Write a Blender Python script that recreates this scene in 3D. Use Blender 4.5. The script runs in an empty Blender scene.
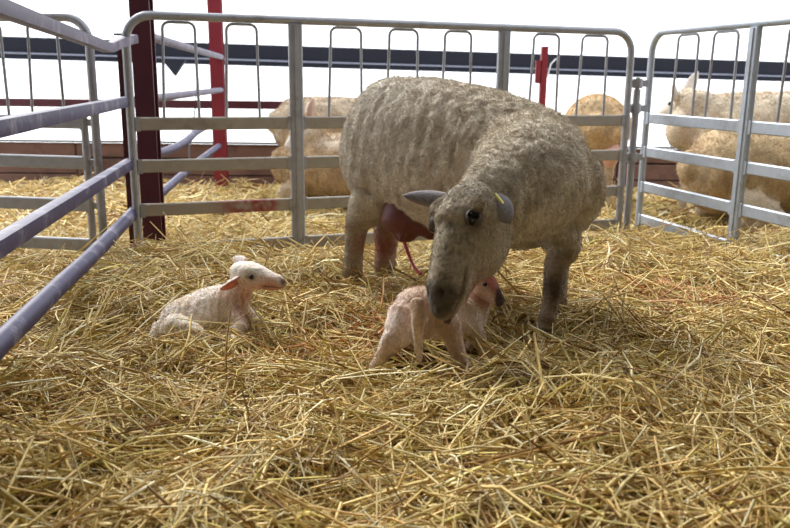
import bpy, bmesh, math, random
import numpy as np
from mathutils import Vector, Matrix, noise

random.seed(7)
RNG = np.random.default_rng(11)
S = bpy.context.scene
COL = S.collection

# ------------------------------------------------------------------ camera
FPX, PITCH, ROLL, CAMH = 794.9, 0.2289, 0.0112, 0.70
_F = np.array([0, math.cos(PITCH), -math.sin(PITCH)])
_U0 = np.array([0, math.sin(PITCH), math.cos(PITCH)])
_R0 = np.array([1.0, 0, 0])
_R = math.cos(ROLL) * _R0 + math.sin(ROLL) * _U0
_U = -math.sin(ROLL) * _R0 + math.cos(ROLL) * _U0
cam_data = bpy.data.cameras.new('camera')
cam = bpy.data.objects.new('camera', cam_data)
COL.objects.link(cam)
cam_data.sensor_width = 36.0
cam_data.lens = 36.0 * FPX / 790.0
cam_data.clip_start = 0.05
cam_data.dof.use_dof = True
cam_data.dof.focus_distance = 2.2
cam_data.dof.aperture_fstop = 5.0
cam.matrix_world = Matrix(((_R[0], _U[0], -_F[0], 0), (_R[1], _U[1], -_F[1], 0),
                           (_R[2], _U[2], -_F[2], CAMH), (0, 0, 0, 1)))
S.camera = cam


def at(px, py, Y):
    """a point of the place: the sight line through a pixel cut at depth Y (metres)"""
    d = _F + _R * (px - 395) / FPX + _U * (264 - py) / FPX
    return Vector(d * (Y / d[1])) + Vector((0, 0, CAMH))


def atz(px, py, z=0.0):
    d = _F + _R * (px - 395) / FPX + _U * (264 - py) / FPX
    return Vector(d * ((z - CAMH) / d[2])) + Vector((0, 0, CAMH))


# ------------------------------------------------------------------ sky, sun, exposure
w = bpy.data.worlds.new('overcast_sky')
S.world = w
w.use_nodes = True
bg = w.node_tree.nodes['Background']
bg.inputs[0].default_value = (0.93, 0.965, 1.0, 1)
bg.inputs[1].default_value = 2.0
sun_d = bpy.data.lights.new('sun', 'SUN')
sun_d.energy = 3.7
sun_d.angle = math.radians(16)
sun_d.color = (1.0, 0.97, 0.92)
sun = bpy.data.objects.new('sun', sun_d)
COL.objects.link(sun)
sun.rotation_euler = Vector((0.52, -0.75, -0.80)).to_track_quat('-Z', 'Y').to_euler()
sun.location = (-4, 8, 8)
S.view_settings.view_transform = 'Standard'
S.view_settings.look = 'None'
S.view_settings.gamma = 1.0
S.view_settings.use_curve_mapping = False
S.view_settings.exposure = 0.14

# ------------------------------------------------------------------ materials


def new_mat(name):
    m = bpy.data.materials.new(name)
    m.use_nodes = True
    nt = m.node_tree
    b = nt.nodes['Principled BSDF']
    return m, nt, b


def link(nt, a, b):
    nt.links.new(a, b)


def plain(name, base, rough=0.6, metal=0.0, var=0.25, scale=14.0, bump=0.15, dark=(0.05, 0.045, 0.04), dirt=0.0, dirt_scale=5.0):
    """solid colour with fine noise, patches of dirt and fine relief"""
    m, nt, b = new_mat(name)
    N = nt.nodes
    tc = N.new('ShaderNodeTexCoord')
    n1 = N.new('ShaderNodeTexNoise'); n1.inputs['Scale'].default_value = scale; n1.inputs['Detail'].default_value = 6
    link(nt, tc.outputs['Object'], n1.inputs['Vector'])
    mx = N.new('ShaderNodeMix'); mx.data_type = 'RGBA'
    lo = tuple(c * (1 - var) for c in base); hi = tuple(min(1, c * (1 + var)) for c in base)
    mx.inputs['A'].default_value = (*lo, 1); mx.inputs['B'].default_value = (*hi, 1)
    link(nt, n1.outputs['Fac'], mx.inputs['Factor'])
    out = mx.outputs['Result']
    if dirt > 0:
        n2 = N.new('ShaderNodeTexNoise'); n2.inputs['Scale'].default_value = dirt_scale; n2.inputs['Detail'].default_value = 8
        n2.inputs['Roughness'].default_value = 0.7
        link(nt, tc.outputs['Object'], n2.inputs['Vector'])
        rp = N.new('ShaderNodeValToRGB')
        rp.color_ramp.elements[0].position = 0.52; rp.color_ramp.elements[1].position = 0.70
        rp.color_ramp.elements[0].color = (0, 0, 0, 1); rp.color_ramp.elements[1].color = (dirt, dirt, dirt, 1)
        link(nt, n2.outputs['Fac'], rp.inputs['Fac'])
        m2 = N.new('ShaderNodeMix'); m2.data_type = 'RGBA'
        link(nt, rp.outputs['Color'], m2.inputs['Factor'])
        link(nt, out, m2.inputs['A']); m2.inputs['B'].default_value = (*dark, 1)
        out = m2.outputs['Result']
    link(nt, out, b.inputs['Base Color'])
    b.inputs['Roughness'].default_value = rough
    b.inputs['Metallic'].default_value = metal
    if bump > 0:
        bp = N.new('ShaderNodeBump'); bp.inputs['Strength'].default_value = bump; bp.inputs['Distance'].default_value = 0.004
        link(nt, n1.outputs['Fac'], bp.inputs['Height']); link(nt, bp.outputs['Normal'], b.inputs['Normal'])
    return m


def attr_mat(name, rough=0.7, noise_amt=0.25, scale=60.0, bump=0.4, bump_d=0.004, spec=0.3, sheen=0.0, sss=0.0):
    """colour from the mesh's own colour attribute (true surface colours), varied by noise"""
    m, nt, b = new_mat(name)
    N = nt.nodes
    a = N.new('ShaderNodeAttribute'); a.attribute_name = 'Col'
    tc = N.new('ShaderNodeTexCoord')
    n1 = N.new('ShaderNodeTexNoise'); n1.inputs['Scale'].default_value = scale; n1.inputs['Detail'].default_value = 5
    link(nt, tc.outputs['Object'], n1.inputs['Vector'])
    mr = N.new('ShaderNodeMapRange')
    mr.inputs['From Min'].default_value = 0.3; mr.inputs['From Max'].default_value = 0.7
    mr.inputs['To Min'].default_value = 1 - noise_amt; mr.inputs['To Max'].default_value = 1 + noise_amt
    link(nt, n1.outputs['Fac'], mr.inputs['Value'])
    vm = N.new('ShaderNodeVectorMath'); vm.operation = 'SCALE'
    link(nt, a.outputs['Color'], vm.inputs[0]); link(nt, mr.outputs['Result'], vm.inputs['Scale'])
    link(nt, vm.outputs['Vector'], b.inputs['Base Color'])
    b.inputs['Roughness'].default_value = rough
    b.inputs['Specular IOR Level'].default_value = spec
    b.inputs['Sheen Weight'].default_value = sheen
    if sss:
        b.inputs['Subsurface Weight'].default_value = sss
        b.inputs['Subsurface Radius'].default_value = (0.02, 0.008, 0.005)
        b.inputs['Subsurface Scale'].default_value = 0.3
    if bump > 0:
        bp = N.new('ShaderNodeBump'); bp.inputs['Strength'].default_value = bump; bp.inputs['Distance'].default_value = bump_d
        link(nt, n1.outputs['Fac'], bp.inputs['Height']); link(nt, bp.outputs['Normal'], b.inputs['Normal'])
    return m


def srgb(r, g, b):
    f = lambda c: (c / 12.92 if c <= 0.04045 else ((c + 0.055) / 1.055) ** 2.4)
    return (f(r / 255), f(g / 255), f(b / 255))


M = {
    'galv': plain('galvanised_steel', srgb(158, 160, 168), 0.5, 0.35, 0.2, 30, 0.1, srgb(95, 82, 66), 0.55, 6),
    'galv_rail': plain('dirty_galvanised_rail', srgb(160, 154, 146), 0.62, 0.2, 0.2, 22, 0.12, srgb(98, 82, 64), 0.6, 4),
    'galv_blue': plain('haze_blue_galvanised_steel', srgb(168, 176, 188), 0.5, 0.35, 0.18, 30, 0.1, srgb(110, 98, 84), 0.5, 5),  # bluish tone of the haze put into the steel colour
    'purple': plain('mauve_painted_tube', srgb(56, 51, 88), 0.5, 0.0, 0.25, 18, 0.15, srgb(175, 170, 180), 0.55, 9),
    'mauve_top': plain('mauve_worn_top_tube', srgb(76, 65, 92), 0.5, 0.0, 0.25, 18, 0.15, srgb(160, 150, 170), 0.5, 9),
    'red_dark': plain('dark_red_painted_steel', srgb(74, 20, 34), 0.6, 0.05, 0.25, 12, 0.1, srgb(45, 15, 25), 0.6, 3),
    'red': plain('red_painted_steel', srgb(124, 30, 44), 0.5, 0.05, 0.2, 12, 0.1, srgb(95, 20, 35), 0.5, 3),
    'navy': plain('navy_painted_beam', srgb(13, 16, 30), 0.9, 0.0, 0.25, 6, 0.08, srgb(22, 25, 38), 0.4, 2),
    'navy_lip': plain('worn_beam_lip', srgb(120, 124, 140), 0.6, 0.1, 0.2, 8, 0.05),
    'brown_board': plain('brown_plank', srgb(112, 82, 70), 0.8, 0.0, 0.3, 7, 0.4, srgb(60, 40, 34), 0.7, 4),
    'dark_edge': plain('dark_board_cap', srgb(58, 56, 54), 0.7, 0.0, 0.2, 8, 0.1),
    'concrete': plain('pale_concrete', (0.80, 0.80, 0.80), 0.9, 0.0, 0.05, 3, 0.1),
    'shed': plain('shed_lining', srgb(120, 116, 108), 0.9, 0.0, 0.15, 3, 0.1),
    'pale_pipe': plain('pale_purlin', (0.78, 0.82, 0.86), 0.6, 0.0, 0.05, 4, 0.0),
    'cable': plain('dark_cable', srgb(70, 74, 80), 0.6),
    'eye': plain('dark_eye', (0.006, 0.005, 0.004), 0.08, 0, 0.1, 20, 0.0),
    'lid': plain('eyelid_skin', srgb(72, 60, 52), 0.7, 0, 0.2, 60, 0.2),
    'hoof': plain('hoof_horn', srgb(70, 60, 50), 0.6),
    'udder': plain('udder_skin', srgb(104, 54, 52), 0.5, 0, 0.3, 22, 0.35, srgb(52, 20, 22), 0.75, 9),
    'strand': plain('red_membrane', srgb(190, 50, 60), 0.35, 0, 0.2, 40, 0.2),
    'tag': plain('yellow_plastic_tag', srgb(205, 190, 70), 0.4, 0, 0.05, 20, 0.0),
    'tongue': plain('tongue_skin', srgb(90, 60, 62), 0.4, 0, 0.2, 60, 0.2),
    'wool': attr_mat('ewe_wool', 0.9, 0.22, 90, 0.6, 0.006, 0.1, 0.15),
    'fibre': attr_mat('wool_fibre', 0.9, 0.1, 50, 0.0, 0.0, 0.1, 0.1),
    'lamb': attr_mat('lamb_coat', 0.7, 0.2, 160, 0.5, 0.003, 0.25, 0.1, 0.1),
    'straw': attr_mat('straw_stalk', 0.5, 0.22, 35, 0.0, 0.0, 0.35),
    'bed': attr_mat('straw_bed_gap_shade', 0.9, 0.45, 70, 0.8, 0.01, 0.1),
}

# ------------------------------------------------------------------ object helpers


class MB:
    """collects shapes (world or local coordinates) into one mesh object"""

    def __init__(self):
        self.v = []; self.f = []

    def add(self, vs, fs):
        o = len(self.v)
        self.v += [tuple(p) for p in vs]
        self.f += [tuple(i + o for i in f) for f in fs]
        return self

    def box(self, c, sx, sy, sz, ax=None, ay=None, az=None):
        ax = Vector(ax or (1, 0, 0)).normalized(); ay = Vector(ay or (0, 1, 0)).normalized(); az = Vector(az or (0, 0, 1)).normalized()
        c = Vector(c); vs = []
        for k in (-1, 1):
            for j in (-1, 1):
                for i in (-1, 1):
                    vs.append(c + ax * (i * sx / 2) + ay * (j * sy / 2) + az * (k * sz / 2))
        return self.add(vs, [(0, 2, 3, 1), (4, 5, 7, 6), (0, 1, 5, 4), (2, 6, 7, 3), (0, 4, 6, 2), (1, 3, 7, 5)])

    def beam(self, p0, p1, h, t, up=(0, 0, 1), bev=0.0):
        """bar from p0 to p1 with height h (along up) and thickness t, edges rounded by bev"""
        p0 = Vector(p0); p1 = Vector(p1); d = (p1 - p0).normalized()
        up = Vector(up); up = (up - d * up.dot(d)).normalized(); s = d.cross(up)
        b = min(bev, h * 0.45, t * 0.45)
        if b > 0:
            pr = [(-t/2, -h/2 + b), (-t/2, h/2 - b), (-t/2 + b, h/2), (t/2 - b, h/2), (t/2, h/2 - b), (t/2, -h/2 + b), (t/2 - b, -h/2), (-t/2 + b, -h/2)]
        else:
            pr = [(-t/2, -h/2), (-t/2, h/2), (t/2, h/2), (t/2, -h/2)]
        n = len(pr)
        vs = [p + s * a + up * c for p in (p0, p1) for a, c in pr]
        fs = [(i, (i + 1) % n, n + (i + 1) % n, n + i) for i in range(n)] + [tuple(range(n))[::-1], tuple(range(n, 2 * n))]
        return self.add(vs, fs)

    def tube(self, pts, r, n=10, cap=True, sq=False):
        pts = [Vector(p) for p in pts]
        rs = r if isinstance(r, (list, tuple)) else [r] * len(pts)
        vs = []; ref = None
        for i, p in enumerate(pts):
            d = (pts[min(i + 1, len(pts) - 1)] - pts[max(i - 1, 0)]).normalized()
            if ref is None:
                ref = Vector((0, 0, 1)) if abs(d.z) < 0.9 else Vector((0, 1, 0))
            u = (ref - d * ref.dot(d)).normalized(); s = d.cross(u); ref = u
            for k in range(n):
                a = 2 * math.pi * k / n
                q = 1.0 if not sq else min(1.0 / max(abs(math.cos(a)), abs(math.sin(a))), 1.30)
                vs.append(p + (u * math.cos(a) + s * math.sin(a)) * (rs[i] * q))
        fs = []
        for i in range(len(pts) - 1):
            for k in range(n):
                fs.append((i * n + k, i * n + (k + 1) % n, (i + 1) * n + (k + 1) % n, (i + 1) * n + k))
        if cap:
            fs.append(tuple(range(n))[::-1]); fs.append(tuple(range((len(pts) - 1) * n, len(pts) * n)))
        return self.add(vs, fs)

    def build(self, name, mat, parent=None, smooth=True, origin=None):
        me = bpy.data.meshes.new(name)
        base = Vector((0, 0, 0))
        if parent is not None and origin is None:
            base = Vector(parent.get('_base', (0, 0, 0)))
        elif origin is not None:
            base = Vector(origin)
        me.from_pydata([tuple(Vector(p) - base) for p in self.v], [], self.f)
        me.validate(); me.update()
        me.materials.append(mat)
        if smooth:
            me.polygons.foreach_set('use_smooth', [True] * len(me.polygons))
            try:
                me.set_sharp_from_angle(angle=math.radians(40))
            except Exception:
                pass
        o = bpy.data.objects.new(name, me)
        COL.objects.link(o)
        if parent is not None:
            o.parent = parent
        elif origin is not None:
            o.location = origin
        return o


def tag(o, label=None, cat=None, group=None, kind=None):
    if label: o['label'] = label
    if cat: o['category'] = cat
    if group: o['group'] = group
    if kind: o['kind'] = kind
    return o


BASES = {}


def root(name, loc, label, cat, group=None, rotz=0.0):
    o = bpy.data.objects.new(name, None)
    o.empty_display_size = 0.1
    COL.objects.link(o)
    o.location = loc; o.rotation_euler = (0, 0, rotz)
    o['_base'] = tuple(loc) if rotz == 0 else (0.0, 0.0, 0.0)
    return tag(o, label, cat, group)


def struct(mb, name, mat, smooth=False):
    return tag(mb.build(name, mat, None, smooth), kind='structure')


# ------------------------------------------------------------------ setting: yard, shed
mb = MB()
mb.box((0, 20, -0.25), 90, 70, 0.1)
struct(mb, 'floor', M['concrete'])
# unseen shed roof and sides, placed to darken the front; open towards the yard
mb = MB(); mb.box((1.0, -2.0, 3.3), 13.0, 8.8, 0.08); struct(mb, 'ceiling', M['shed'])
mb = MB(); mb.box((1.0, -6.4, 1.6), 13.0, 0.1, 3.5); struct(mb, 'wall_back', M['shed'])
mb = MB(); mb.box((7.4, -1.6, 1.6), 0.1, 9.6, 3.5); struct(mb, 'wall_right', M['shed'])
mb = MB(); mb.box((-5.4, -2.4, 1.6), 0.1, 8.0, 3.5); struct(mb, 'added_wall_left', M['shed'])  # unseen wall, added to cut sky light from the front left

# navy beam that closes the far side of the yard pens
b0, b1 = at(-160, 42.5, 8.8), at(950, 77, 10.4)
mb = MB(); mb.beam(b0, b1, 0.235, 0.12, bev=0.01)
beam = mb.build('barrier_beam', M['navy'], None, origin=b0)
tag(beam, 'long dark navy horizontal beam across the bright back of the shed', 'beam')
mb = MB(); off = Vector((0, -0.07, -0.055))
mb.beam(b0 + off, b1 + off, 0.018, 0.03, bev=0.004)
lip = mb.build('lip', M['navy_lip'], None, origin=b0); lip.parent = beam; lip.matrix_parent_inverse = Matrix.Identity(4); lip.location = (0, 0, 0)
# V-shaped bracket hanging under it
c = at(175, 60, 8.85); sc = 8.9 / FPX
mb = MB()
tri = [c + Vector((-11 * sc, -0.08, 0)), c + Vector((12 * sc, -0.08, 0)), c + Vector((1 * sc, -0.08, -15 * sc))]
mb.add(tri + [p + Vector((0, 0.06, 0)) for p in tri], [(0, 1, 2), (5, 4, 3), (0, 3, 4, 1), (1, 4, 5, 2), (2, 5, 3, 0)])
o = mb.build('bracket', M['navy'], None, False, origin=b0); o.parent = beam; o.location = (0, 0, 0)

# pale purlin high up, thin against the bright sky
mb = MB(); mb.tube([at(380, 5, 9.6), at(600, 9, 9.8), at(900, 18, 10.2)], 0.022, 8)
tag(mb.build('overhead_pipe', M['pale_pipe'], None, origin=at(600, 9, 9.8)), 'thin pale pipe high against the white sky at top right', 'pipe')

# low brown plank wall behind the far straw: boards each on their own
wl = root('plank_wall', (0, 6.5, -0.1), 'low brown plank wall behind the far straw', 'wall')
x0 = -4.8
for k in range(5):
    x1 = x0 + 2.2
    for j, (z, h) in enumerate(((-0.145, 0.12), (-0.02, 0.13), (0.11, 0.12))):
        mb = MB(); mb.beam((x0 + 0.006, 6.5 + 0.006 * ((k + j) % 2), z), (x1 - 0.006, 6.5 + 0.006 * ((k + j) % 2), z), h - 0.008, 0.045, bev=0.005)
        mb.build('plank', M['brown_board'], wl)
    x0 = x1
mb = MB(); mb.beam((-4.8, 6.56, -0.02), (6.2, 6.56, -0.02), 0.36, 0.03); mb.build('backing_board', M['brown_board'], wl, False)
mb = MB(); mb.beam((-4.8, 6.49, 0.18), (6.2, 6.49, 0.18), 0.012, 0.06); mb.build('cap_strip', M['dark_edge'], wl)

# ------------------------------------------------------------------ red stanchions and far rail
def ibeam_post(name, base, ht, fw, dp, mat, label, yaw=0.0):
    r = root(name, base, label, 'post')
    c, s = math.cos(yaw), math.sin(yaw)
    ax = Vector((c, s, 0)); ay = Vector((-s, c, 0)); B = Vector(base)
    for nm, off, sx, sy in (('flange', -dp / 2, fw, 0.012), ('flange', dp / 2, fw, 0.012), ('web', 0, 0.010, dp - 0.012)):
        mb = MB(); mb.box(B + ay * off + Vector((0, 0, ht / 2)), sx, sy, ht, ax, ay); mb.build(nm, mat, r, False)
    return r


p1 = at(152, 190, 3.72); p1.z = -0.12
post1 = ibeam_post('steel_stanchion', p1, 3.42, 0.088, 0.07, M['red_dark'], 'dark maroon steel stanchion behind the rounded hurdle corner', 0.05)
p2 = at(220.5, 150, 6.15); p2.z = -0.12
post2 = ibeam_post('steel_stanchion', p2, 3.42, 0.098, 0.10, M['red'], 'brighter red steel stanchion further back in the straw', 0.1)
p3 = at(541, 90, 6.3); p3.z = -0.12
r3 = root('gate_post', p3, 'short red gate post with bracket showing above the ewe', 'post')
ztop = at(541, 46.5, 6.3).z
mb = MB(); mb.box((p3.x + 0.012, p3.y, (ztop - 0.12) / 2), 0.05, 0.05, ztop + 0.12); mb.build('post', M['red'], r3, False)
zb = at(541, 72, 6.3).z
mb = MB(); mb.box((p3.x - 0.03, p3.y - 0.01, zb), 0.045, 0.03, 0.17); mb.build('bracket', M['red'], r3, False)
mb = MB(); mb.tube([Vector((p3.x + 0.04, p3.y - 0.02, zb - 0.04)), Vector((p3.x + 0.06, p3.y - 0.03, zb + 0.06)), Vector((p3.x + 0.10, p3.y - 0.02, zb + 0.10))], 0.006, 6); mb.build('string_loop', M['pale_pipe'], r3)
ra, rb = at(-120, 101, 6.35), at(541, 108, 6.35)
mb = MB(); mb.beam(ra, rb, 0.062, 0.04, bev=0.004)
tag(mb.build('red_rail', M['red_dark'], None, origin=ra), 'thin red horizontal rail crossing the white gap behind the left gate', 'rail')
mb = MB(); mb.tube([at(197, 76, 8.6), at(195, 110, 6.3), at(189, 150, 6.0), at(190, 168, 5.9)], 0.006, 6)
tag(mb.build('hanging_cable', M['cable'], None, origin=at(189, 168, 5.9)), 'thin dark cable hanging beside the red stanchion', 'cable')

# ------------------------------------------------------------------ hurdles


def smooth_path(pts, n=6):
    """Catmull-Rom through points"""
    P = [Vector(p) for p in pts]; out = []
    for i in range(len(P) - 1):
        a = P[max(i - 1, 0)]; b = P[i]; c = P[i + 1]; d = P[min(i + 2, len(P) - 1)]
        for k in range(n):
            t = k / n
            out.append(0.5 * ((2 * b) + (c - a) * t + (2 * a - 5 * b + 4 * c - d) * t * t + (3 * b - a - 3 * c + d) * t ** 3))
    out.append(P[-1]); return out


def hurdle(base, ang, L, uprights, hoops, zr, ztop, zbot, mats, label, inner=None, blood=None, left_round=True, right_round=True, lean=0.0):
    """metal sheep hurdle from base along ang; rails at heights zr; hoop bars between top tube and first rail"""
    dirv = Vector((math.cos(ang), math.sin(ang), 0)); nrm = Vector((-dirv.y, dirv.x, 0))
    r = root('metal_hurdle', (base[0], base[1], zbot), label, 'hurdle', 'galvanised sheep hurdles')

    def P(u, z, o=0.0):
        return Vector((base[0], base[1], 0)) + dirv * u + Vector((0, 0, z)) + nrm * (o + lean * (z - zbot))
    R = 0.105
    pts = []
    if left_round:
        pts += [P(0, zbot), P(0, ztop - R)] + [P(R - R * math.cos(a), ztop - R + R * math.sin(a)) for a in [math.pi / 2 * k / 6 for k in range(1, 7)]]
    else:
        pts += [P(0, ztop)]
    if right_round:
        pts += [P(L - R + R * math.sin(a), ztop - R + R * math.cos(a)) for a in [math.pi / 2 * k / 6 for k in range(0, 7)]] + [P(L, zbot)]
    else:
        pts += [P(L, ztop)]
    mb = MB(); mb.tube(pts, 0.0185, 12); mb.build('frame', mats[0], r)
    cuts = [0.0 if left_round else -0.02] + list(uprights) + [L if right_round else L + 0.02]
    for u in uprights:
        mb = MB(); mb.beam(P(u, zbot, -0.005), P(u, ztop - 0.015, -0.005), 0.062, 0.03, up=dirv, bev=0.006); mb.build('upright', mats[0], r)
        mb = MB(); mb.beam(P(u, zbot, -0.022), P(u, ztop - 0.02, -0.022), 0.018, 0.008, up=dirv, bev=0.002); mb.build('upright_rib', mats[0], r)
    for k, z in enumerate(zr):
        for i in range(len(cuts) - 1):
            a = cuts[i] + (0.030 if (i > 0) else 0.022); b = cuts[i + 1] - (0.030 if i < len(cuts) - 2 else 0.022)
            if inner is not None and i == len(cuts) - 2:
                b = inner
            m = mats[1]
            if blood and blood == (k, i):
                m = M['blood_rail']
            mb = MB(); mb.beam(P(a, z), P(b, z), 0.056, 0.022, bev=0.005)
            rl = mb.build('rail', m, r)
            for e in (a + 0.004, b - 0.004):
                mb = MB(); mb.beam(P(e - 0.010, z - 0.001, -0.012), P(e + 0.010, z - 0.001, -0.012), 0.062, 0.006, bev=0.001)
                ep = mb.build('end_plate', mats[0], r, False); ep.parent = rl
    for (a, b) in hoops:
        z1 = zr[0] + 0.02; z2 = ztop - 0.025; q = 0.028
        if b is None:
            pth = [P(a, z1), P(a, z2 + 0.01)]
        else:
            e = 0.012
            pth = [P(a - e, z1), P(a, z2 - 0.06)] + [P(a + q - q * math.cos(t), z2 - q + q * math.sin(t)) for t in [math.pi / 2 * k / 4 for k in range(0, 5)]] \
                + [P(b - q + q * math.sin(t), z2 - q + q * math.cos(t)) for t in [math.pi / 2 * k / 4 for k in range(0, 5)]] + [P(b, z2 - 0.06), P(b + e * 0.3, z1)]
        mb = MB(); mb.tube(pth, 0.0066, 8); mb.build('hoop_bar', mats[2] if len(mats) > 2 else mats[0], r)
    if inner is not None:
        mb = MB(); mb.tube([P(inner, zbot), P(inner, zr[0] + 0.03)], 0.016, 10); mb.build('inner_upright', mats[0], r)
        for z in zr:
            mb = MB(); mb.beam(P(inner, z), P(L, z), 0.03, 0.012); mb.build('spacer', mats[0], r)
    return r, P


# rail with a red smear (the smear has a place of its own on the rail)
m, nt, bs = new_mat('rail_with_red_smear')
N = nt.nodes
tc = N.new('ShaderNodeTexCoord'); n1 = N.new('ShaderNodeTexNoise'); n1.inputs['Scale'].default_value = 22; n1.inputs['Detail'].default_value = 8
link(nt, tc.outputs['Object'], n1.inputs['Vector'])
sp = N.new('ShaderNodeSeparateXYZ'); link(nt, tc.outputs['Object'], sp.inputs[0])
mr = N.new('ShaderNodeMapRange'); mr.interpolation_type = 'SMOOTHSTEP'
mr.inputs['From Min'].default_value = 0.25; mr.inputs['From Max'].default_value = 0.47; link(nt, sp.outputs['X'], mr.inputs['Value'])
mr2 = N.new('ShaderNodeMapRange'); mr2.interpolation_type = 'SMOOTHSTEP'
mr2.inputs['From Min'].default_value = 0.62; mr2.inputs['From Max'].default_value = 0.56; link(nt, sp.outputs['X'], mr2.inputs['Value'])
mu = N.new('ShaderNodeMath'); mu.operation = 'MULTIPLY'; link(nt, mr.outputs[0], mu.inputs[0]); link(nt, mr2.outputs[0], mu.inputs[1])
rp = N.new('ShaderNodeValToRGB'); rp.color_ramp.elements[0].position = 0.36; rp.color_ramp.elements[1].position = 0.6; link(nt, n1.outputs['Fac'], rp.inputs[0])
mu2 = N.new('ShaderNodeMath'); mu2.operation = 'MULTIPLY'; link(nt, mu.outputs[0], mu2.inputs[0]); link(nt, rp.outputs[0], mu2.inputs[1])
mx = N.new('ShaderNodeMix'); mx.data_type = 'RGBA'; mx.inputs['A'].default_value = (*srgb(160, 150, 140), 1); mx.inputs['B'].default_value = (*srgb(140, 42, 38), 1)
link(nt, mu2.outputs[0], mx.inputs['Factor']); link(nt, mx.outputs['Result'], bs.inputs['Base Color']); bs.inputs['Roughness'].default_value = 0.55
M['blood_rail'] = m

ZR = (0.498, 0.315, 0.121, -0.062)
AA = 0.3401
A0 = (-1.1436, 3.4711)
LA = 2.512


def uA(px, py):
    """distance along the middle hurdle of the bar seen at a pixel"""
    d = _F + _R * (px - 395) / FPX + _U * (264 - py) / FPX
    n = np.array([-math.sin(AA), math.cos(AA), 0]); t = (n @ np.array([A0[0], A0[1], 0])) / (n @ d)
    return float((d * t - np.array([A0[0], A0[1], 0])) @ np.array([math.cos(AA), math.sin(AA), 0]))


hoopsA = [(uA(a, 80), uA(b, 80)) for a, b in ((165, 197), (228, 258), (331, 361), (389, 417), (444, 470), (532, 557), (580, 605))]
hA, PA = hurdle(A0, AA, LA, [uA(296, 100), uA(502.5, 70)], hoopsA, ZR, 0.95, -0.16, (M['galv'], M['galv_rail'], M['galv']),
                'galvanised hurdle behind the ewe, widest of the pen, with hooped bars', blood=(2, 0))
# link tube between the two hurdles, with collars
lk = root('hurdle_link', (PA(LA + 0.055, 0).x, PA(LA + 0.055, 0).y, -0.11), 'upright steel coupling tube linking the middle hurdle to the right hurdle', 'coupling')
mb = MB(); mb.tube([PA(LA + 0.055, -0.11), PA(LA + 0.055, 0.66)], 0.019, 10); mb.build('tube', M['galv'], lk)
mb = MB(); mb.tube([PA(LA + 0.055, 0.655), PA(LA + 0.055, 0.72)], 0.011, 10); mb.build('pin', M['galv'], lk)
for z in (0.69, 0.56, 0.30):
    mb = MB(); mb.tube([PA(LA + 0.055, z - 0.025), PA(LA + 0.055, z + 0.025)], 0.026, 10); mb.build('collar', M['galv'], lk)
    mb = MB(); mb.beam(PA(LA + 0.0, z), PA(LA + 0.12, z), 0.035, 0.012); mb.build('lug', M['galv'], lk)

B0 = Vector((1.379, 4.458, 0)); BA = -1.306


def uB(px, py):
    d = _F + _R * (px - 395) / FPX + _U * (264 - py) / FPX
    n = np.array([-math.sin(BA), math.cos(BA), 0]); t = (n @ np.array([B0.x, B0.y, 0])) / (n @ d)
    return float((d * t - np.array([B0.x, B0.y, 0])) @ np.array([math.cos(BA), math.sin(BA), 0]))


hoopsB = [(uB(675, 80), uB(695, 80)), (uB(710, 80), uB(734, 80)), (uB(784, 80), uB(784, 80) + 0.14), (uB(784, 80) + 0.27, uB(784, 80) + 0.41)]
hB, PB = hurdle((B0.x, B0.y), BA, 2.5, [uB(746, 130), uB(746, 130) + 0.95], hoopsB, tuple(z + 0.007 for z in ZR), 0.957, -0.15, (M['galv_blue'], M['galv_blue'], M['galv']),
                'pale galvanised hurdle closing the right side of the pen')

# left hurdle beyond the mauve barrier
C0 = at(-220, 120, 3.75); C1 = at(95, 120, 3.5)
CA = math.atan2(C1.y - C0.y, C1.x - C0.x); LC = math.hypot(C1.x - C0.x, C1.y - C0.y)


def uC(px, py=70):
    d = _F + _R * (px - 395) / FPX + _U * (264 - py) / FPX
    n = np.array([-math.sin(CA), math.cos(CA), 0]); t = (n @ np.array([C0.x, C0.y, 0])) / (n @ d)
    return float((d * t - np.array([C0.x, C0.y, 0])) @ np.array([math.cos(CA), math.sin(CA), 0]))

zc = (0.50, 0.325, 0.135, -0.045)
hC, PC = hurdle((C0.x, C0.y), CA, LC, [0.55], [(uC(4) - 0.13, uC(4)), (uC(31), uC(60))], zc, 0.94, -0.17,
                (M['galv'], M['galv'], M['galv']), 'galvanised hurdle at the far left seen behind the mauve barrier', inner=LC - 0.052, left_round=True)

# ------------------------------------------------------------------ mauve tubular feed barrier on the left
bar = root('feed_barrier', (-1.0, 2.4, -0.12), 'mauve painted tubular barrier running along the left of the pen', 'barrier')


def rail(name, pts, r, mat, parent, n=14, sq=False):
    mb = MB(); mb.tube(pts, r, 16 if sq else n, True, sq); return mb.build(name, mat, parent)


Yn, Ye = 1.30, 3.48
def bx(Y): return -0.92 - 0.152 * (Y - 1.85)
# near section: four tubes
rail('top_rail', [at(-75, -24, 1.40), at(0, 7.5, 1.86), at(60, 30, 2.55), at(107, 47.5, 3.26), at(110, 47.5, 3.33), at(124, 41, 3.45), at(134, 39, 3.60)], 0.0195, M['mauve_top'], bar, sq=True)
rail('rail', [(bx(1.2), 1.2, 0.575), (bx(3.6), 3.6, 0.592)], 0.0215, M['purple'], bar, sq=True)
rail('rail', [(bx(1.2), 1.2, 0.315), (bx(3.6), 3.6, 0.325)], 0.0215, M['purple'], bar, sq=True)
rail('bottom_rail', smooth_path([(bx(1.2), 1.2, 0.10), (bx(2.2), 2.2, 0.10), (bx(2.7), 2.7, 0.095), (bx(3.6), 3.6, 0.105)], 5), 0.027, M['purple'], bar)
q0 = at(120.5, 190, 3.56); q1 = at(121, 44, 3.56)
mb = MB(); mb.beam((q1.x, q1.y, -0.12), q1, 0.028, 0.03, up=(1, 0, 0)); mb.build('end_upright', M['red_dark'], bar, False)
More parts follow.
